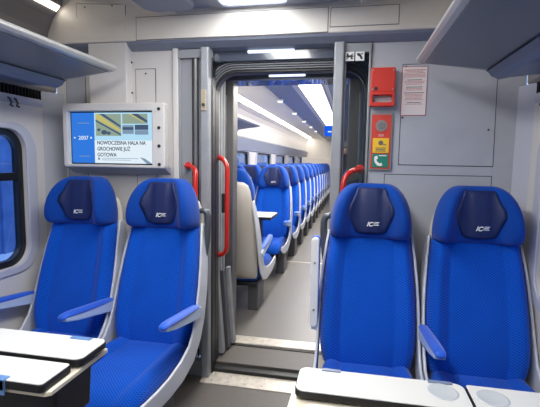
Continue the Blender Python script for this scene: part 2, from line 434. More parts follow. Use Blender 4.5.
# ------------------------------------------------------------------ doorway: posts, glazing, gangway
def post(x0, x1, label):
    p = MB().prism(rrect(x0, x1, 2.345, 2.44, .009, 4), 'z', FL, 1.945)
    o = tag(p.obj('door_post', 'post', smooth=False), label, 'post')
    return o
pl = post(-.882, -.832, 'grey metal door post left of the gangway opening with small lock plate')
lp = MB().prism(rrect(-.875, -.845, 1.585, 1.705, .006, 3), 'y', 2.338, 2.346).obj('lock_plate', 'lock', pl, bevel=.001)
MB().disc((-.860, 1.618, 2.334), .010, 12).obj('keyhole', 'seam', lp)
pr_ = post(-.1155, -.061, 'slim grey metal door post right of the gangway opening beside the seat')
def glazing(x0, x1, label, gm):
    r = thing('glass_partition', label, 'partition', ((x0+x1)/2, 2.4, 0))
    w = (x1-x0)/2
    q = MB(); q.box(-w, -w+.012, -.015, .015, FL, 1.945); q.box(w-.012, w, -.015, .015, FL, 1.945)
    q.box(-w, w, -.02, .02, 1.895, 1.945); q.box(-w, w, -.03, .03, FL, .03); q.obj('frame', 'post', r, bevel=.003)
    MB().box(-w+.011, w-.011, -.003, .003, .03, 1.896).obj('pane', gm, r)
    return r
gl_ = glazing(-1.034, -.880, 'narrow glazed side panel between the screen wall and the left door post', 'paneg')
g2 = glazing(-.061, .084, 'narrow glazed side panel between the right door post and the red alarm box wall', 'pane')
for x, w, m_ in ((.012, .008, 'dark'), (.028, .010, 'steel'), (.044, .008, 'dark')):
    MB().box(x-w/2, x+w/2, -.012, -.003, .05, 1.905).obj('pane_strip', m_, gl_, bevel=.001)  # dark and steel strips drawn for the vertical streaks in the pane
# pictogram stickers
def sticker(x, label, kind):
    r = thing('pictogram_sticker', label, 'sign', (x, 2.372, 1.872))
    MB().box(-.024, .024, -.002, .002, -.024, .024).obj('plate', 'white', r, bevel=.001)
    q = MB()
    if kind == 0:
        for a in (-1, 1):
            q.add([(-.018, -.003, -a*.014-.003), (-.018, -.003, -a*.014+.003), (.018, -.003, a*.014+.003), (.018, -.003, a*.014-.003)], [(0, 1, 2, 3)])
        q.box(-.019, .019, -.0032, -.002, -.004, .005); q.box(-.016, -.008, -.0032, -.002, .004, .016); q.box(.006, .014, -.0032, -.002, -.016, -.006)
    else:
        q.add([(x_*.9, -.003, z_*.9) for x_, z_ in [(-.017, .018), (-.004, .018), (.012, .0), (.018, -.018), (.006, -.018), (-.002, -.004), (-.017, .006)]], [tuple(range(7))])
        for k in range(3): q.box(.004+.005*k, .007+.005*k, -.0032, -.002, .006+.002*k, .016)
    q.obj('symbol', 'seam', r)
sticker(-.032, 'small white square pictogram with crossed-out symbol above the right glass panel', 0)
sticker(.022, 'small white square pictogram with diagonal symbol, nearest the red alarm box', 1)

def arch(x0, x1, zt, R, y0, y1, th, m, zb=0.0, name=None):
    outer = [(x0-th, zb)] + [(x0-th, zt-R)] + [(p[0], p[1]) for p in arc(x0+R, zt-R, R+th, 180, 90)] + [(p[0], p[1]) for p in arc(x1-R, zt-R, R+th, 90, 0)] + [(x1+th, zb)]
    inner = [(x0, zb)] + [(x0, zt-R)] + arc(x0+R, zt-R, R, 180, 90) + arc(x1-R, zt-R, R, 90, 0) + [(x1, zb)]
    n = len(outer); vs = [(p[0], y, p[1]) for y in (y0, y1) for l in (outer, inner) for p in l]; fs = []
    for i in range(n-1):
        j = i+1
        fs += [(i, j, n+j, n+i), (2*n+i, 3*n+i, 3*n+j, 2*n+j), (i, 2*n+i, 2*n+j, j), (n+i, n+j, 3*n+j, 3*n+i)]
    return vs, fs
GX0, GX1 = -.835, .055
# lintel with a glowing bar drawn for its bright streak
li = struct(MB().box(-1.04, .085, 2.445, 2.47, 1.884, 1.945).obj('trim_12', 'lintel', bevel=.004))
glow_bar = MB().prism(rrect(-.625, -.345, 1.925, 1.942, .008, 4), 'y', 2.437, 2.446).obj('doorway_bar', 'glow_bar', bevel=.002)
tag(glow_bar, 'thin glowing bluish-white bar on the dark lintel just under the doorway header', 'light')
bel = thing('gangway_bellows', 'black and grey folded rubber bellows lining the gangway opening', 'bellows', (0, 0, 0))
for k in range(4):
    vs, fs = arch(-.838-.0135*k, .068+.0135*k, 1.840+.0125*k, .13+.0125*k, 2.475-.003*k, 2.51, .0085, 'rib', -.02)
    MB().add(vs, fs).obj('fold', 'rib', bel, bevel=.002)
vs, fs = arch(-.836, .066, 1.835, .13, 2.50, 2.53, .065, 'black', -.02)
MB().add(vs, fs).obj('backing', 'black', bel)
vs, fs = arch(-.832, .062, 1.822, .125, 2.48, 2.55, .016, 'black', -.02)
MB().add(vs, fs).obj('seal', 'black', bel, bevel=.005)
MB().box(-1.06, -.90, 2.56, 2.58, -.02, 1.9).obj('side_wall', 'fold', bel)  # pale panel added behind the left pane so it looks lighter
# narrow black seal along the left post
MB().box(-.834, -.826, 2.40, 2.46, FL, 1.90).obj('edge_seal', 'black', pl, bevel=.003)
# slanted lower folds on the left
for i in range(3):
    x = -.862+.014*i; y = 2.57+.085*i
    MB().add([(x, y, 0), (x, y+.06, 0), (x+.055, y+.06, 0), (x+.055, y, 0), (x-.01, y, .55), (x-.01, y+.05, .55), (x+.012, y+.05, .55), (x+.012, y, .55)],
             [(0, 1, 2, 3), (4, 5, 6, 7), (0, 1, 5, 4), (1, 2, 6, 5), (2, 3, 7, 6), (3, 0, 4, 7)]).obj('lower_fold', 'fold' if i != 1 else 'legside', bel, bevel=.004)
for s in (-1, 1):
    q = MB()
    xx = -.925 if s < 0 else .075
    for i in range(5): q.box(xx, xx+.05, 2.54+.06*i, 2.585+.06*i, -.02, 1.86)
    q.box(xx-.02 if s < 0 else xx+.05, xx+.002 if s < 0 else xx+.07, 2.53, 2.84, -.02, 1.9)
    q.obj('side_wall', 'fold', bel, bevel=.004)
# second portal
p2 = MB().box(-1.0, .12, 2.84, 3.05, 1.845, 2.3)
p2o = struct(p2.obj('trim_13', 'lintel', bevel=.006))
MB().box(-.93, .13, 2.53, 2.84, 1.88, 1.90).obj('roof_fold', 'rib', bel)
for x0, x1 in ((-.885, -.828), (-.035, .045)):
    j = MB().box(x0, x1, 2.85, 2.97, -.01, 1.85).obj('jamb', 'jamb', p2o, bevel=.006)
    MB().box((x0 if x0 < -.5 else x1-.012), (x0+.010 if x0 < -.5 else x1), 2.835, 2.852, 1.2, 1.75).obj('glare_strip', 'steel', j, bevel=.002)  # pale steel strip put in for the vertical glare on the jamb
glow_bar2 = MB().prism(rrect(-.575, -.325, 1.866, 1.88, .006, 4), 'y', 2.832, 2.841).obj('gangway_glow', 'glow_bar', bevel=.002)  # second glowing bar, for the streak on the farther lintel
tag(glow_bar2, 'short glowing bluish-white bar on the farther gangway lintel, below the first bar', 'light')
fw = MB().box(XL-.1, -.90, 2.97, 3.06, -.02, 2.3).box(.045, XR+.1, 2.97, 3.06, -.02, 2.3)
struct(fw.obj('wall_bulkhead_far', 'wall'))

# ------------------------------------------------------------------ red grab handles
def d_handle(pts, label, flange):
    r = thing('grab_handle', label, 'handle', (0, 0, 0))
    MB().tube(pts, .0145, 12).obj('bar', 'red', r, smooth=True)
    for p, d in flange:
        q = MB()
        if d == 'y': q.disc((p[0], p[2], p[1]), .024, 14, 'y', .012)
        else: q.add([(p[0]+t, p[1]+.024*math.cos(a*PI/7), p[2]+.024*math.sin(a*PI/7)) for t in (0, .012) for a in range(14)],
                    [tuple(range(14)), tuple(range(27, 13, -1))]+[(a, (a+1) % 14, 14+(a+1) % 14, 14+a) for a in range(14)])
        q.obj('flange', 'red', r, bevel=.003)
    return r
def bend(p0, p1, p2, n=6):
    """quadratic bend"""
    p0, p1, p2 = map(Vector, (p0, p1, p2))
    return [p0*(1-t)**2+p1*2*t*(1-t)+p2*t*t for t in [i/n for i in range(n+1)]]
yh = 2.33
pts = [Vector((-.975, 2.388, 1.262))] + bend((-.972, 2.35, 1.262), (-.965, yh, 1.262), (-.94, yh, 1.258)) + bend((-.93, yh, 1.256), (-.888, yh-.03, 1.25), (-.888, yh-.05, 1.20)) + bend((-.888, yh-.05, .78), (-.888, yh-.03, .72), (-.93, yh, .715)) + [Vector((-.96, yh+.01, .715)), Vector((-.975, 2.388, .715))]
d_handle(pts, 'red curved grab handle on the glazed panel beside the left aisle seat', [((-.975, 2.384, 1.262), 'y'), ((-.975, 2.384, .715), 'y')])
mx = lambda x: -.475*2-x
pts2 = [Vector((.045, 2.388, 1.262))] + bend((.043, 2.35, 1.262), (.037, yh, 1.262), (.012, yh, 1.255)) + bend((.005, yh, 1.25), (-.038, yh-.03, 1.235), (-.043, yh-.04, 1.17)) + bend((-.043, yh-.04, .78), (-.043, yh-.03, .72), (0, yh, .715)) + [Vector((.03, yh+.01, .715)), Vector((.045, 2.388, .715))]
d_handle(pts2, 'red curved grab handle on the glazed panel behind the right aisle seat', [((.045, 2.384, 1.262), 'y'), ((.045, 2.384, .715), 'y')])
pts3 = bend((-.845, 2.56, 1.315), (-.79, 2.54, 1.315), (-.772, 2.53, 1.25)) + bend((-.772, 2.53, .76), (-.772, 2.54, .685), (-.845, 2.56, .68))
d_handle(pts3, 'long red grab handle inside the gangway, between door post and jamb', [((-.846, 2.56, 1.315), 'x'), ((-.846, 2.56, .68), 'x')])
tag(MB().box(-.84, -.815, 2.62, 2.66, .95, 1.08).obj('door_latch', 'dark', bevel=.005), 'small black latch on the gangway side wall behind the long red handle', 'latch')

# ------------------------------------------------------------------ red box, intercom, notice
r = thing('alarm_box', 'red metal emergency box with keyhole and pull handle on the bulkhead', 'alarm box', (.148, DY, 1.60))
MB().box(-.064, .064, -.055, .001, .075, .205).obj('body', 'redbox', r, bevel=.006)
MB().disc((-.036, .094, -.0575), .010, 14).obj('lock', 'dark', r)
q = MB()
for x in (-.052, .052):
    for z in (.09, .19): MB().disc((x, z, -.0575), .004, 8, 'y', .004).obj('screw_head', 'steel', r)
q = MB(); ring(q, rrect(-.066, .064, .0, .078, .008, 3), rrect(-.050, .050, .022, .060, .004, 3), 'y', -.06, -.02); q.obj('pull_handle', 'redbox', r, bevel=.004)
MB().box(-.05, .05, -.02, .001, -.0, .078).obj('handle_recess', 'wallg', r)
r = thing('emergency_intercom', 'tall red intercom plate with yellow and green labels under the red box', 'intercom', (.152, DY, 1.255))
MB().prism(rrect(-.062, .062, 0, .316, .008, 3), 'y', -.012, .001).obj('back_plate', 'steel', r, bevel=.002)
MB().prism(rrect(-.052, .052, .01, .306, .004, 3), 'y', -.015, -.010).obj('face_plate', 'redlabel', r)
sp = MB().disc((0, .245, -.018), .031, 28, 'y', .006).obj('speaker', 'steel', r)
q = MB()
for i in range(-3, 4):
    for j in range(-3, 4):
        if i*i+j*j < 10: q.disc((i*.007, .245+j*.007, -.0187), .002, 6, 'y', .001)
q.obj('speaker_holes', 'seam', sp)
text('inscription', 'SOS', .016, 'paper', r, (0, -.0156, .188), 'CENTER')
yl = MB().box(-.043, .043, -.018, -.014, .098, .178).obj('yellow_label', 'yellow', r)
q = MB().box(-.028, .028, -.019, -.0175, .106, .110).box(-.024, .024, -.019, -.0175, .114, .118).box(-.028, .028, -.019, -.0175, .122, .126)
q.disc((.0, .152, -.019), .013, 16, 'y', .002).box(.012, .03, -.019, -.0175, .140, .145)
q.obj('pictogram', 'textgrey', yl)
gl = MB().box(-.043, .043, -.018, -.014, .018, .092).obj('green_label', 'green', r)
hs_ = [(-.03, .078), (-.016, .082), (-.012, .066), (-.020, .060), (-.014, .048), (-.002, .040), (.008, .044), (.014, .030), (.002, .024), (-.014, .028), (-.028, .044), (-.033, .062)]
MB().prism(hs_, 'y', -.0195, -.0175).obj('phone_symbol', 'white', gl)
MB().box(-.008, .034, -.0195, -.0175, .080, .085).obj('inscription', 'white', gl)
r = thing('safety_notice', 'white notice with red border and small print beside the red alarm box', 'sign', (.315, DY, 1.555))
MB().box(-.066, .066, -.006, -.002, 0, .26).obj('border', 'textred', r)
MB().box(-.0625, .0625, -.0072, -.005, .0035, .2565).obj('sheet', 'paper', r)
q = MB(); z = .243; k = 0
for blk in ((1, 5), (1, 3), (1, 2), (1, 5), (1, 1)):
    w = random.uniform(.03, .056) if k else .056
    q.box(-w, w, -.008, -.0071, z-.0035, z, 1 if k else 0); z -= .0085
    for i in range(blk[1]):
        w = random.uniform(.042, .056); x = -w
        while x < w-.004:
            e = min(w, x+random.uniform(.006, .016)); q.box(x, e, -.008, -.0071, z-.0026, z, 0); x = e+.0025
        z -= .0072
    z -= .0075; k += 1
q.obj('print', ['textred', 'textgrey'], r)['kind'] = 'stuff'

# ------------------------------------------------------------------ television
tv = thing('wall_screen', 'wall-mounted passenger information screen in white housing left of the doorway', 'screen', (-1.46, 2.30, 1.42))
hx0, hx1, hz0, hz1 = -.276, .388, -.172, .205
q = MB(); ring(q, rrect(hx0, hx1, hz0, hz1, .012, 3), rrect(-.246, .308, -.158, .160, .004, 3), 'y', -.03, .02)
q.box(hx0+.02, .34, .015, .098, hz0, hz1-.01)
q.obj('housing', 'tvw', tv, bevel=.006, seg=3)
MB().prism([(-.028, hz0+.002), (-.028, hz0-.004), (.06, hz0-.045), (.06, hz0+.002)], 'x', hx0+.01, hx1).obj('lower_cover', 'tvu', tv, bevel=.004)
MB().box(-.248, .310, .004, .02, -.160, .162).obj('screen_bezel', 'black', tv)
sc = MB().box(-.272, .262, -.001, .005, -.150, .152).obj('display', 'scr_bg', tv); sc.location.x = .036
def fl(name, x0, x1, z0, z1, m, d=-.002): return MB().box(x0, x1, d, d+.0012, z0, z1).obj(name, m, sc)
fl('timeline_band', -.272, -.118, -.150, .152, 'scr_blue')
fl('lower_band', -.118, .262, -.150, -.012, 'scr_white', -.0021)
text('year', '2007', .034, 'scr_white', sc, (-.226, -.004, -.010))
q = MB().disc((-.252, .002, -.0035), .005, 12, 'y', .001).disc((-.14, .002, -.0035), .006, 12, 'y', .001); q.obj('timeline_dots', 'scr_white', sc)
fl('timeline_text', -.225, -.15, -.112, -.108, 'scr_mid', -.003)
fl('timeline_text', -.23, -.15, .088, .092, 'scr_mid', -.003)
ph = fl('photo', -.106, .060, .014, .144, 'scr_green', -.003)
MB().add([(-.106, -.005, .115), (-.106, -.005, .144), (-.085, -.005, .144), (.060, -.005, .050), (.060, -.005, .034)], [(0, 1, 2, 3, 4)]).obj('photo_track', 'scr_yellow', sc)
MB().add([(-.106, -.0052, .10), (-.106, -.0052, .110), (.060, -.0052, .026), (.060, -.0052, .016)], [(0, 1, 2, 3)]).obj('photo_track', 'scr_dark', sc)
MB().add([(-.08, -.0052, .144), (-.05, -.0052, .144), (.060, -.0052, .075), (.060, -.0052, .062)], [(0, 1, 2, 3)]).obj('photo_track', 'scr_dark', sc)
q = MB()
for (x, z, a) in ((-.05, .035, .02), (-.02, .03, .014), (-.085, .05, .012)): q.disc((x, z, -.0055), a, 10, 'y', .0005, 0, a*.7)
q.obj('photo_trees', 'scr_dark', sc)
fl('photo', .070, .232, .086, .144, 'scr_green', -.003)
MB().add([(.12, -.005, .144), (.17, -.005, .144), (.232, -.005, .105), (.232, -.005, .09)], [(0, 1, 2, 3)]).obj('photo_track', 'scr_dark', sc)
MB().add([(.11, -.0054, .144), (.13, -.0054, .144), (.21, -.0054, .098), (.21, -.0054, .092)], [(0, 1, 2, 3)]).obj('photo_track', 'scr_yellow', sc)
fl('photo', .070, .142, .026, .078, 'scr_mid', -.003); fl('photo', .150, .236, .050, .080, 'scr_dark', -.003); fl('photo', .150, .236, .022, .048, 'scr_mid', -.003)
fl('photo_shade', .070, .142, .05, .066, 'scr_dark', -.004)
for i, tx in enumerate(('NOWOCZESNA HALA NA', 'GROCHOWIE JUŻ', 'GOTOWA')):
    text('headline', tx, .0315, 'scr_text', sc, (-.100, -.004, -.038-.036*i), bold=.0003).scale = (.86, 1, 1)
q = MB(); 
for i in range(2): q.box(-.07, .17-.05*i, -.004, -.003, -.122-.010*i, -.119-.010*i)
q.obj('caption', 'scr_mid', sc)
MB().disc((-.09, -.124, -.0042), .008, 10, 'y', .001).obj('caption_icon', 'scr_mid', sc)
MB().add([(.18, -.004, -.112), (.21, -.004, -.118), (.262, -.004, -.15), (.225, -.004, -.15)], [(0, 1, 2, 3)]).obj('corner_graphic', 'scr_mid', sc)
for z in (.168, .060, -.045, -.152):
    MB().disc((.354, z, -.034), .0095, 14, 'y', .006).obj('screw', 'dark', tv)

# ------------------------------------------------------------------ luggage racks
def rack(side, ya, yb, label, far=False):
    s = -1 if side == 'left' else 1
    r = thing('luggage_rack', label, 'luggage rack', (fx(-1.87, side), ya, 1.6))
    X = lambda x: fx(x, side)-fx(-1.87, side)
    L = yb-ya
    P = lambda pts: [(X(x), z-1.6) for x, z in pts]
    MB().prism(P([(-1.60, 1.735), (-1.32, 1.768), (-1.32, 1.784), (-1.60, 1.752)]), 'y', 0, L-.02).obj('tray', 'rack', r, bevel=.002)
    MB().prism(P([(-1.34, 1.767), (-1.30, 1.778), (-1.285, 1.79), (-1.29, 1.805), (-1.31, 1.812), (-1.34, 1.80), (-1.35, 1.786)]), 'y', -.0, L+.012).obj('edge_rail', 'racktube', r, bevel=.006, seg=3)
    MB().prism(P([(-1.868, 1.715), (-1.70, 1.700), (-1.655, 1.690), (-1.62, 1.705), (-1.60, 1.732), (-1.60, 1.752), (-1.868, 1.752)]), 'y', 0, L).obj('inner_trough', 'rackfas', r, bevel=.004)
    MB().prism(P([(-1.605, 1.733), (-1.598, 1.733), (-1.598, 1.729), (-1.605, 1.729)]), 'y', 0, L).obj('shadow_gap', 'seam', r)
    q = MB().prism(P([(-1.60, 1.733), (-1.30, 1.775), (-1.30, 1.79), (-1.60, 1.754)]), 'y', L-.02, L).obj('end_cap', 'racktube' if not far else 'rack', r, bevel=.003)
    return r
rack('left', -2.1, 2.13, 'grey luggage rack above the left seats, ending before the wall screen')
rack('right', -2.1, 2.14, 'grey luggage rack above the right seats with pale front rail')
rack('left', 3.15, 5.8, 'shorter grey luggage rack in the far carriage seen through the doorway', True)
rack('right', 3.15, 5.8, 'luggage rack in the far carriage above the seats behind the right bulkhead', True)
for i in range(2):
    q = MB().tube([(0, 0, .022), (.012, 0, .015), (.022, 0, -.008), (.014, 0, -.02), (.03, 0, -.026)], .006, 8)
    o = q.obj('coat_hook', 'grip', smooth=True); o.location = (-1.868, 2.005+.045*i, 1.603)
    tag(o, ('left one' if i == 0 else 'right one') + ' of two small grey coat hooks under the left luggage rack', 'hook')
o = MB().tube([(0, 0, .022), (-.012, 0, .015), (-.022, 0, -.008), (-.014, 0, -.02), (-.03, 0, -.026)], .006, 8).obj('coat_hook', 'grip', smooth=True)
o.location = (.868, 2.15, 1.603); tag(o, 'small grey coat hook under the right luggage rack', 'hook')

# ------------------------------------------------------------------ seats
def sm(t): t = max(0, min(1, t)); return t*t*(3-2*t)
def interp(tab, z):
    if z <= tab[0][0]: return tab[0][1:]
    for a, b in zip(tab, tab[1:]):
        if z <= b[0]:
            t = (z-a[0])/(b[0]-a[0]); return tuple(a[k]+(b[k]-a[k])*t for k in range(1, len(a)))
    return tab[-1][1:]
US = [-1, -.985, -.93, -.82, -.70, -.60, -.555, -.52, -.44, -.3, 0, .3, .44, .52, .555, .60, .70, .82, .93, .985, 1]
def front_off(u, b, head=False):
    a = abs(u)
    if head:
        o = b*sm((a-.38)/.40)
        if a > .84: o -= (b+.05)*((a-.84)/.16)**2.0
        return o
    o = b*sm((a-.56)/.26)
    if .50 < a < .60: o -= .006*(1-abs(a-.55)/.05)   # seam groove
    if a > .82: o -= (b+.045)*((a-.82)/.18)**2.2
    return o
def sect(w, yf, b, yb, z, head=False):
    front = [(w*u, yf-front_off(u, b, head), z) for u in US]
    back = [(w*u, yb, z) for u in (.93, .5, 0, -.5, -.93)]
    return front+back
BW = [(.30, .215, -.004, .016), (.38, .234, .0, .026), (.45, .236, .014, .034), (.60, .233, .060, .038), (.75, .224, .108, .036), (.88, .209, .150, .030), (.95, .200, .170, .024)]
HW = [(.918, .206, .150, .040, .25), (.928, .214, .138, .066, .255), (.97, .217, .134, .084, .26), (1.03, .210, .138, .086, .265), (1.08, .197, .144, .078, .265), (1.12, .180, .150, .062, .265), (1.155, .157, .158, .042, .26), (1.178, .132, .168, .022, .255), (1.190, .100, .184, .006, .24)]
HW = [(z, w*.965, yf, b, yb) for z, w, yf, b, yb in HW]
def head_front(x, z):
    w, yf, b, yb = interp(HW, z); 
    u = max(-1, min(1, x/w))
    for p, q in zip(US, US[1:]):
        if u <= q:
            t = (u-p)/(q-p); return yf-(front_off(p, b, True)*(1-t)+front_off(q, b, True)*t)
    return yf
def build_backrest():
    rings = []
    tab = [(.335,)]+[]
    for z in (.285, .295, .32, .37, .42, .48, .55, .62, .70, .78, .86, .91, .935, .945):
        w, yf, b = interp(BW, z)
        yb = yf+.075
        e = 0
        if z <= .285 or z >= .945: w *= .96; yf += .02
        rings.append(sect(w, yf, b, yb, z))
    return MB().loft(rings)
def build_head():
    rings = [sect(w, yf, b, yb, z, True) for z, w, yf, b, yb in HW]
    rings.insert(0, sect(.15, .16, .0, .23, .913))
    rings.append(sect(.07, .19, 0, .225, 1.192))
    return MB().loft(rings)
def build_cover():
    # padded navy pad following the hollow of the headrest
    prof = [(.942, .060), (.955, .078), (.985, .090), (1.02, .102), (1.05, .110), (1.08, .106), (1.115, .090), (1.14, .080), (1.160, .074), (1.172, .066)]
    m, k = 14, len(prof); vs = []; fs = []
    for z, w in prof:
        for i in range(m+1):
            x = -w+2*w*i/m; u = abs(x)/w
            y = min(head_front(x, z), interp(HW, z)[1]+.0)-.010*(1-u**4)-.006
            y += .006*math.exp(-((abs(x)-.052)/.009)**2)
            vs.append((x, y, z))
    for z, w in prof:
        for i in range(m+1):
            x = -w+2*w*i/m; vs.append((x, head_front(x, z)+.006, z))
    N = (m+1)*k
    for r_ in range(k-1):
        for i in range(m):
            a = r_*(m+1)+i; fs.append((a, a+1, a+m+2, a+m+1)); fs.append((N+a, N+a+m+1, N+a+m+2, N+a+1))
    bd = [i for i in range(m+1)]+[r_*(m+1)+m for r_ in range(1, k)]+[(k-1)*(m+1)+i for i in range(m-1, -1, -1)]+[r_*(m+1) for r_ in range(k-2, 0, -1)]
    for a, b in zip(bd, bd[1:]+bd[:1]): fs.append((a, b, N+b, N+a))
    return MB().add(vs, fs)
def build_cushion():
    rings = []
    for y, zt, w, b, zb in ((.05, .345, .20, .01, .29), (.03, .372, .212, .02, .275), (-.05, .375, .218, .026, .27), (-.2, .38, .226, .03, .26), (-.4, .392, .228, .028, .26), (-.5, .395, .226, .022, .265), (-.55, .385, .222, .014, .275), (-.585, .362, .214, .006, .285), (-.60, .33, .20, .0, .295)):
        top = [(w*u, y, zt+front_off(u, b)*.9) for u in US]
        bot = [(w*u, y, zb) for u in (.95, .5, 0, -.5, -.95)]
        rings.append(top+bot)
    return MB().loft(rings)
def ribbon(path, side):
    """closed side plate in the y-z plane hugging the backrest, path of (y, z, width)"""
    L, R = [], []
    for i, (y, z, w) in enumerate(path):
        a = path[max(0, i-1)]; b = path[min(len(path)-1, i+1)]
        d = Vector((b[0]-a[0], b[1]-a[1])).normalized(); n_ = Vector((-d.y, d.x))
        L.append((y+n_.x*w/2, z+n_.y*w/2)); R.append((y-n_.x*w/2, z-n_.y*w/2))
    rings = []
    for k, (l, r_) in enumerate(zip(L, R)):
        xi = side*(interp(BW, max(.45, path[k][1]))[0]+.001); xo = xi+side*.014
        rings.append([(xi, l[0], l[1]), (xo, l[0], l[1]), (xo, r_[0], r_[1]), (xi, r_[0], r_[1])])
    return MB().loft(rings)
SHP = [(.240, .935, .05), (.232, .88, .085), (.208, .80, .105), (.180, .70, .12), (.150, .60, .13), (.122, .52, .135), (.092, .44, .14), (.042, .355, .135), (-.035, .288, .125), (-.16, .255, .115), (-.30, .248, .10), (-.42, .256, .09), (-.52, .275, .072), (-.59, .298, .045)]
ME = {}
def part(key, fn, name, m, parent, **k):
    """build once, afterwards share the mesh data"""
    if key not in ME: 
        o = fn().obj(name, m, parent, **k); ME[key] = o; return o
    o = ME[key].copy(); COL.objects.link(o); o.name = name; o.parent = parent; return o
def armrest(root, x, up=False, key='a'):
    a0, a1 = (.075, .470), (-.345, .520)
    def base():
        pts = [(.09, .46), (.10, .49), (.06, .513), (-.10, .528), (-.25, .546), (-.335, .560), (-.352, .552), (-.345, .535), (-.25, .508), (-.10, .478), (.03, .452)]
        return MB().prism(pts, 'x', -.022, .022)
    def pad():
        rings = []
        for y, z, w, h in ((.065, .512, .020, .004), (.05, .516, .026, .012), (-.08, .530, .028, .015), (-.22, .547, .030, .016), (-.32, .561, .029, .015), (-.352, .562, .026, .008), (-.362, .556, .018, .0)):
            rings.append([(-w*.9, y, z-.012), (-w*.9, y, z), (-w*.55, y, z+h*.8), (0, y, z+h), (w*.55, y, z+h*.8), (w*.9, y, z), (w*.9, y, z-.012), (0, y, z-.016)])
        return MB().loft(rings)
    o = part('arm_base', base, 'armrest', 'armw', root, bevel=.006)
    p = part('arm_pad', pad, 'armrest_pad', 'armb', o, sub=1)
    if up:   # folded up beside the backrest: underside faces forward
        o.rotation_euler = (math.radians(-86), 0, 0); o.location = (x, -.36, .60)
        q = MB().disc((0, .30, 0), .006, 10); 
    else:
        o.location = (x, 0, 0)
    return o
def seat(name, label, loc, rz=0, arms=(), grip=1, legx=.15, legy=0, group=None):
    r = thing(name, label, 'seat', loc, rz, group)
    part('back', build_backrest, 'backrest', 'blue', r, sub=1)
    part('head', build_head, 'headrest', 'blueh', r, sub=1)
    cv = part('cover', build_cover, 'headrest_cover', 'navy', r, smooth=True)
    if 'logo' not in ME:
        lg = text('logo', 'IC', .030, 'white', cv, (0, 0, 0), 'CENTER', bold=.0012, shear=.35)
        me = lg.data; bm = bmesh.new(); bm.from_mesh(me)
        for k in range(3):
            for vs in [[(.018+.003*k, -.0008, .004+.007*k), (.046+.001*k-.004*(k == 1), -.0008, .004+.007*k), (.046+.001*k-.004*(k == 1), -.0008, .0078+.007*k), (.018+.003*k, -.0008, .0078+.007*k)]]:
                bm.faces.new([bm.verts.new(v) for v in vs])
        bm.to_mesh(me); bm.free(); lg.location = (-.006, head_front(0, .985)-.0205, .982); lg.rotation_euler = (math.radians(3), 0, 0)
        ME['logo'] = lg
    else:
        lg = ME['logo'].copy(); COL.objects.link(lg); lg.parent = cv
    part('cush', build_cushion, 'seat_cushion', 'blue', r, sub=1)
    part('shellL', lambda: ribbon(SHP, -1), 'side_shell', 'shell', r, bevel=.007, seg=3)
    part('shellR', lambda: ribbon(SHP, 1), 'side_shell', 'shell', r, bevel=.007, seg=3)
    def bsh():
        rings = []
        for z, y, w, t in ((.25, .06, .20, .02), (.27, .085, .225, .04), (.40, .11, .230, .05), (.60, .165, .232, .055), (.80, .225, .222, .05), (.92, .262, .212, .045), (1.02, .272, .198, .03), (1.10, .272, .17, .015)):
            rings.append([(-w, y-.02, z), (-w, y+t*.4, z), (-w*.8, y+t, z), (w*.8, y+t, z), (w, y+t*.4, z), (w, y-.02, z), (0, y-.03, z)])
        return MB().loft(rings)
    part('bshell', bsh, 'back_shell', 'shellw', r, sub=1)
    part('pan', lambda: MB().box(-.20, .20, -.50, .04, .235, .275), 'seat_pan', 'dark', r, bevel=.01)
    k = f'leg{legx}_{legy}'
    part(k, lambda: MB().box(legx-.045, legx+.045, -.34+legy, -.09+legy, -.045, .20), 'leg', ['legside'], r, bevel=.008)
    if grip:
        def gr():
            return MB().tube([Vector(p) for p in ((.18, .235, 1.005), (.21, .235, 1.012), (.232, .235, 1.005), (.240, .235, .98), (.240, .235, .92), (.236, .235, .85), (.228, .235, .78), (.218, .235, .72), (.21, .235, .69))], [.012, .017, .019, .019, .020, .019, .017, .013, .008], 10)
        g = part(f'grip', gr, 'grip_handle', 'grip', r, smooth=True)
        if grip < 0: g.scale = (-1, 1, 1)
    for a in arms:
        if len(a) > 1:
            ab = MB().prism(rrect(-.020, .020, .47, .925, .018, 4), 'y', .02, .05).obj('armrest', 'white', r, bevel=.006); ab.location.x = a[0]-.01
            MB().prism(rrect(-.020, .022, .49, .93, .018, 4), 'y', .05, .085).obj('armrest_pad', 'armb', ab, bevel=.008)
            for z in (.56, .80): MB().disc((0, z, .018), .006, 10).obj('screw', 'steel', ab)
            MB().box(-.012, .03, .03, .12, .452, .49).obj('hinge', 'armw', ab, bevel=.006)
        else: armrest(r, a[0])
    for ch in r.children: ch.location.z = (.045 if not ch.name.startswith(('seat_cushion', 'seat_pan')) else -.012) + (.015 if loc[2] < 0 else 0)
    return r
SY = 2.0
seat('train_seat', 'blue window seat under the wall screen, beside the left window', (-1.548, SY, FL), 0, [(-.262,)], 0, .0)
seat('train_seat', 'blue aisle seat left of the doorway with both armrests down', (-1.036, SY, FL), 0, [(-.265,), (.240,)], 1, .13)
s3 = seat('train_seat', 'blue aisle seat right of the doorway with aisle armrest folded up', (.103, SY, FL), 0, [(-.256, True), (.262,)], -1, -.13)
seat('train_seat', 'blue window seat at the right wall, partly behind the right table', (.612, SY, FL), 0, [], 0, 0.0)

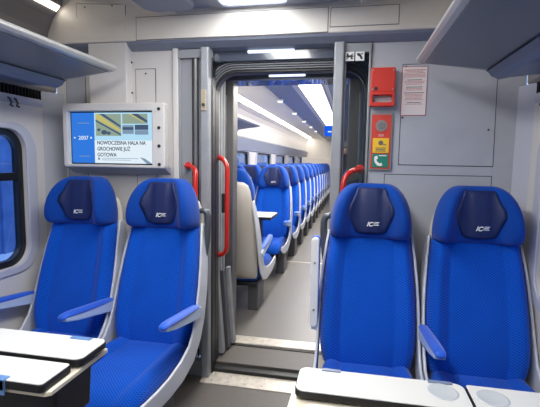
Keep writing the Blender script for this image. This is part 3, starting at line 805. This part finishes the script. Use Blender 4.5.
# far carriage seats
AX, WX = -.965, -1.50
seat('train_seat', 'seat just beyond the gangway facing away, showing its beige back shell', (AX, 3.42, 0), PI, [(-.240,)], 0, -.16, .10)
seat('train_seat', 'window-side seat facing away next to the beige-backed far carriage seat', (WX, 3.42, 0), PI, [], 0, 0, .10)
proto_a = seat('train_seat', 'blue seat facing the open far carriage table, seen through the doorway', (AX, 4.98, 0), 0, [(.240,)], 0, .19)
proto_w = seat('train_seat', 'window seat beside the one facing the far carriage table', (WX, 4.98, 0), 0, [(.24,)], 0, 0)
ords = ['first', 'second', 'third', 'fourth', 'fifth', 'sixth', 'seventh', 'eighth', 'ninth', 'tenth', 'eleventh', 'twelfth']
for i in range(12):
    y = 5.90+.80*i
    c = copy_tree(proto_a); c.location = (AX, y, 0); c['label'] = f'aisle seat in the far carriage row, {ords[i]} behind the seat at the table'; c['group'] = 'aisle seats in the far carriage'
    c = copy_tree(proto_w); c.location = (WX, y, 0); c['label'] = f'window seat in the far carriage row, {ords[i]} behind the table pair'; c['group'] = 'window seats in the far carriage'
pr_a = None
for i in range(9):
    y = 5.02+.80*i if i else 5.02
    c = copy_tree(proto_a); c.location = (.08, y, 0)
    for ch in c.children:
        if ch.name.startswith('armrest'): ch.location.x = -.24
        if ch.name.startswith('leg'): ch.location.x = -.26
    c['label'] = 'blue seat across the far carriage aisle, hidden mostly by the right door post'; c['group'] = 'seats across the far carriage aisle'

# ------------------------------------------------------------------ tables
def slab(x0, x1, y0, y1, z, t, r, name, parent, m='table', edge='tedge'):
    pts = rrect(x0, x1, y0, y1, r, 4)
    core = MB().prism(rrect(x0, x1, y0, y1, r, 4), 'z', z-t, z-.002)
    o = core.obj(name, edge, parent, bevel=.003)
    MB().prism(rrect(x0+.002, x1-.002, y0+.002, y1-.002, r, 4), 'z', z-.003, z).obj('laminate_top', m, o, bevel=.001)
    return o
def cup(parent, x, y, z, R=.036):
    q = MB(); n = 24
    def c(r_, zz): return [(x+r_*math.cos(2*PI*i/n), y+r_*math.sin(2*PI*i/n), zz) for i in range(n)]
    q.loft([c(R+.004, z+.0002), c(R+.002, z+.0018), c(R-.002, z+.0016), c(R-.006, z+.0006), c(.001, z+.0004)], cap=False)
    return q.obj('cup_recess', 'cup', parent, smooth=True)
t = thing('folding_table', 'white folding table at the left window, leaves folded, black edges', 'table', (-1.87, .85, 0))
b_ = MB().prism([(0.005, .012), (1.130, .012), (1.145, .022), (1.145, .27), (0.005, .285)], 'z', .698, .712).obj('table_base', 'tbase', t, bevel=.003)
MB().prism([(0.005, .018), (1.13, .018), (1.138, .026), (1.138, .264), (0.005, .279)], 'z', .690, .698).obj('base_rim', 'tedge', t)
l1 = slab(.01, 1.150, .128, .268, .742, .020, .022, 'table_leaf', t)
l2 = slab(.01, 1.135, .0, .115, .738, .024, .010, 'table_leaf', t)
cup(l1, .755, .205, .742, .042)
MB().box(.985, 1.03, -.006, .018, .712, .7415).box(.985, 1.03, -.006, -.001, .70, .742).obj('latch', 'latch', t, bevel=.002)
MB().box(1.03, 1.10, .245, .262, .742, .745).obj('hinge_cover', 'latch', t, bevel=.001)
MB().prism([(.0, .30), (.0, .69), (.95, .69), (.10, .36)], 'y', .11, .17).obj('bracket', 'dark', t, bevel=.01)
MB().prism([(.05, .40), (.05, .689), (1.125, .689), (1.115, .56), (1.0, .52), (.3, .46)], 'y', .06, .22).obj('apron', 'dark', t, bevel=.008)
MB().box(.82, .92, .09, .18, FL, .56).obj('table_leg', 'dark', t, bevel=.015)
t = thing('folding_table', 'white folding table at the right wall with two cup recesses', 'table', (.87, .80, 0))
MB().prism([(-.005, .02), (-.995, .02), (-1.005, .04), (-1.000, .22), (-.98, .262), (-.005, .262)], 'z', .698, .715).obj('table_base', 'tbase', t, bevel=.003)
l1 = slab(-.99, -.573, .160, .282, .742, .020, .022, 'table_leaf', t)
l2 = slab(-.569, -.005, .160, .282, .742, .020, .006, 'table_leaf', t)
l3 = slab(-.96, -.005, .02, .120, .738, .018, .02, 'table_leaf', t)
cup(l1, -.632, .232, .742, .034); cup(l2, -.520, .228, .742, .034)
for a_, b_ in ((-.93, -.88), (-.66, -.60), (-.20, -.12)): MB().box(a_, b_, .268, .281, .742, .745).obj('hinge_cover', 'rackfas', t, bevel=.001)
MB().prism([(.0, .30), (.0, .69), (-.85, .69), (-.10, .36)], 'y', .11, .17).obj('bracket', 'dark', t, bevel=.01)
MB().box(-.80, -.70, .08, .18, FL, .698).obj('table_leg', 'dark', t, bevel=.015)
t = thing('folding_table', 'white table between facing seats in the far carriage, on dark leg', 'table', (-1.87, 4.25, 0))
slab(.01, 1.09, -.20, .22, .735, .03, .03, 'tabletop', t)
MB().box(.90, .96, -.05, .05, 0, .705).obj('table_leg', 'dark', t, bevel=.01)
MB().box(.2, 1.0, -.03, .03, .675, .706).obj('support_bar', 'dark', t)

# ------------------------------------------------------------------ display sign and person in the far car
r = thing('display_sign', 'small blue lit display hanging from the far carriage ceiling', 'sign', (-.46, 9.6, 1.86))
MB().box(-.19, .19, 0, .05, 0, .26).obj('housing', 'dark', r, bevel=.006)
MB().box(-.175, .175, -.004, .001, .015, .245).obj('display', 'signb', r)
MB().box(-.10, -.02, -.006, -.003, .10, .13).obj('inscription', 'scr_white', r)
MB().box(-.01, .01, .01, .04, .26, .295).obj('bracket', 'dark', r)

def skin_obj(name, verts, edges, radii, m, parent, root=0, sub=1):
    me = bpy.data.meshes.new(name); me.from_pydata(verts, edges, []); me.materials.append(M[m])
    o = bpy.data.objects.new(name, me); COL.objects.link(o); o.parent = parent
    o.modifiers.new('skin', 'SKIN'); 
    for i, rr in enumerate(radii):
        rr = rr if isinstance(rr, tuple) else (rr, rr); me.skin_vertices[0].data[i].radius = rr
        me.skin_vertices[0].data[i].use_root = (i == root)
    s = o.modifiers.new('sub', 'SUBSURF'); s.levels = sub; s.render_levels = sub
    o.modifiers['skin'].use_smooth_shade = True
    return o
pe = thing('person', 'person in dark clothes standing far down the aisle behind the right glass panel', 'person', (-.20, 12.4, 0), .3)
V = [(0, 0, .95), (0, 0, 1.12), (0, 0, 1.30), (0, 0, 1.42), (0, -.005, 1.50), (0, -.01, 1.57), (0, -.015, 1.66),
     (-.16, 0, 1.38), (-.21, .01, 1.12), (-.20, -.06, .90), (.16, 0, 1.38), (.21, .01, 1.12), (.20, -.06, .90),
     (-.09, 0, .88), (-.10, -.01, .50), (-.10, .01, .09), (-.11, -.13, .035), (.09, 0, .88), (.10, -.01, .50), (.10, .01, .09), (.11, -.13, .035)]
Eg = [(0, 1), (1, 2), (2, 3), (3, 4), (4, 5), (5, 6), (3, 7), (7, 8), (8, 9), (3, 10), (10, 11), (11, 12), (0, 13), (13, 14), (14, 15), (15, 16), (0, 17), (17, 18), (18, 19), (19, 20)]
Rr = [(.15, .11), (.13, .10), (.155, .11), (.09, .08), .05, (.072, .088), (.07, .085), .055, .045, .033, .055, .045, .033, .085, .06, .042, .035, .085, .06, .042, .035]
body = skin_obj('body', V, Eg, Rr, 'coat', pe)
hd_ = MB(); rings = []
for k in range(9):
    a = PI*k/8; rr = math.sin(a); z = 1.615-.115*math.cos(a)
    rings.append([(max(rr, .03)*.078*math.cos(2*PI*j/14), -.02+max(rr, .03)*.094*math.sin(2*PI*j/14)-(.012 if 4 < k < 9 and 9 < j < 12 else 0)*0, z) for j in range(14)])
hd_.loft(rings); hd_.add([(-.012, -.108, 1.595), (.012, -.108, 1.595), (0, -.132, 1.592), (0, -.108, 1.635)], [(0, 1, 2), (1, 3, 2), (3, 0, 2), (0, 3, 1)])
hd_.obj('face', 'skin', pe, smooth=True)
rings = []
for k in range(6):
    a = PI*(3+k)/8; rr = math.sin(a); z = 1.622-.122*math.cos(a)
    rings.append([(max(rr, .03)*.085*math.cos(2*PI*j/14), .0+max(rr, .03)*(.092 if math.sin(2*PI*j/14) > 0 else .08)*math.sin(2*PI*j/14), z) for j in range(14)])
MB().loft(rings).obj('hair', 'hair', pe, smooth=True)
for sx in (-1, 1):
    hv = [(sx*.20, -.06, .90), (sx*.20, -.09, .84)]; he = [(0, 1)]; hr = [.025, (.035, .018)]
    for f in range(4):
        b0 = len(hv); hv += [(sx*(.172+.018*f), -.10, .81), (sx*(.174+.017*f), -.11, .775-.008*(1-abs(f-1.5))), (sx*(.176+.016*f), -.105, .745-.012*(1-abs(f-1.5)))]
        he += [(1, b0), (b0, b0+1), (b0+1, b0+2)]; hr += [.009, .008, .007]
    b0 = len(hv); hv += [(sx*.165, -.10, .86), (sx*.150, -.125, .83)]; he += [(1, b0), (b0, b0+1)]; hr += [.010, .008]
    skin_obj('hand', hv, he, hr, 'skin', pe)

# ------------------------------------------------------------------ lights (the carriage's own luminaires, plus an added gangway fill) and daylight
def area(name, loc, sx, sy, e, col=(1, .97, .93), rot=(0, 0, 0)):
    l = bpy.data.lights.new(name, 'AREA'); l.shape = 'RECTANGLE'; l.size = sx; l.size_y = sy; l.energy = e; l.color = col
    o = bpy.data.objects.new(name, l); COL.objects.link(o); o.location = loc; o.rotation_euler = rot; return o
area('ceiling_lamp_near', (-.5, .5, 2.13), .3, 3.2, 36)
area('gangway_glow', (-.4, 2.69, 1.86), .5, .1, 9)  # added fill to brighten the dark gangway, not a fixture of it
area('ceiling_lamp_far', (-.5, 7.2, 2.14), .24, 7.8, 150)
W = bpy.data.worlds.new('World'); S.world = W; W.use_nodes = True
W.node_tree.nodes['Background'].inputs[0].default_value = (.42, .58, .92, 1); W.node_tree.nodes['Background'].inputs[1].default_value = 1.3

# ------------------------------------------------------------------ camera
cam = bpy.data.cameras.new('Camera'); co = bpy.data.objects.new('Camera', cam); COL.objects.link(co)
F = 415.0; cam.sensor_width = 36; cam.sensor_fit = 'HORIZONTAL'; cam.lens = F/540*36; cam.clip_start = .02; cam.clip_end = 100
yv = Vector((352-270, 162-203.5, F)).normalized()
rr = math.radians(.9); d = Vector((math.cos(rr), math.sin(rr), 0)); xv = (d-yv*d.dot(yv)).normalized()
zv = -(yv.cross(xv)); zv = zv if zv.y < 0 else -zv
# rows of R are the world axes in image coordinates (right, down, forward)
right = Vector((xv.x, yv.x, zv.x)); down = Vector((xv.y, yv.y, zv.y)); fwd = Vector((xv.z, yv.z, zv.z))
m3 = Matrix((right, -down, -fwd)).transposed()
co.matrix_world = Matrix.Translation((0, 0, 1.3)) @ m3.to_4x4()
S.camera = co
S.view_settings.view_transform = 'Standard'; S.view_settings.look = 'None'; S.view_settings.gamma = 1; S.view_settings.use_curve_mapping = False
S.view_settings.exposure = 0.0
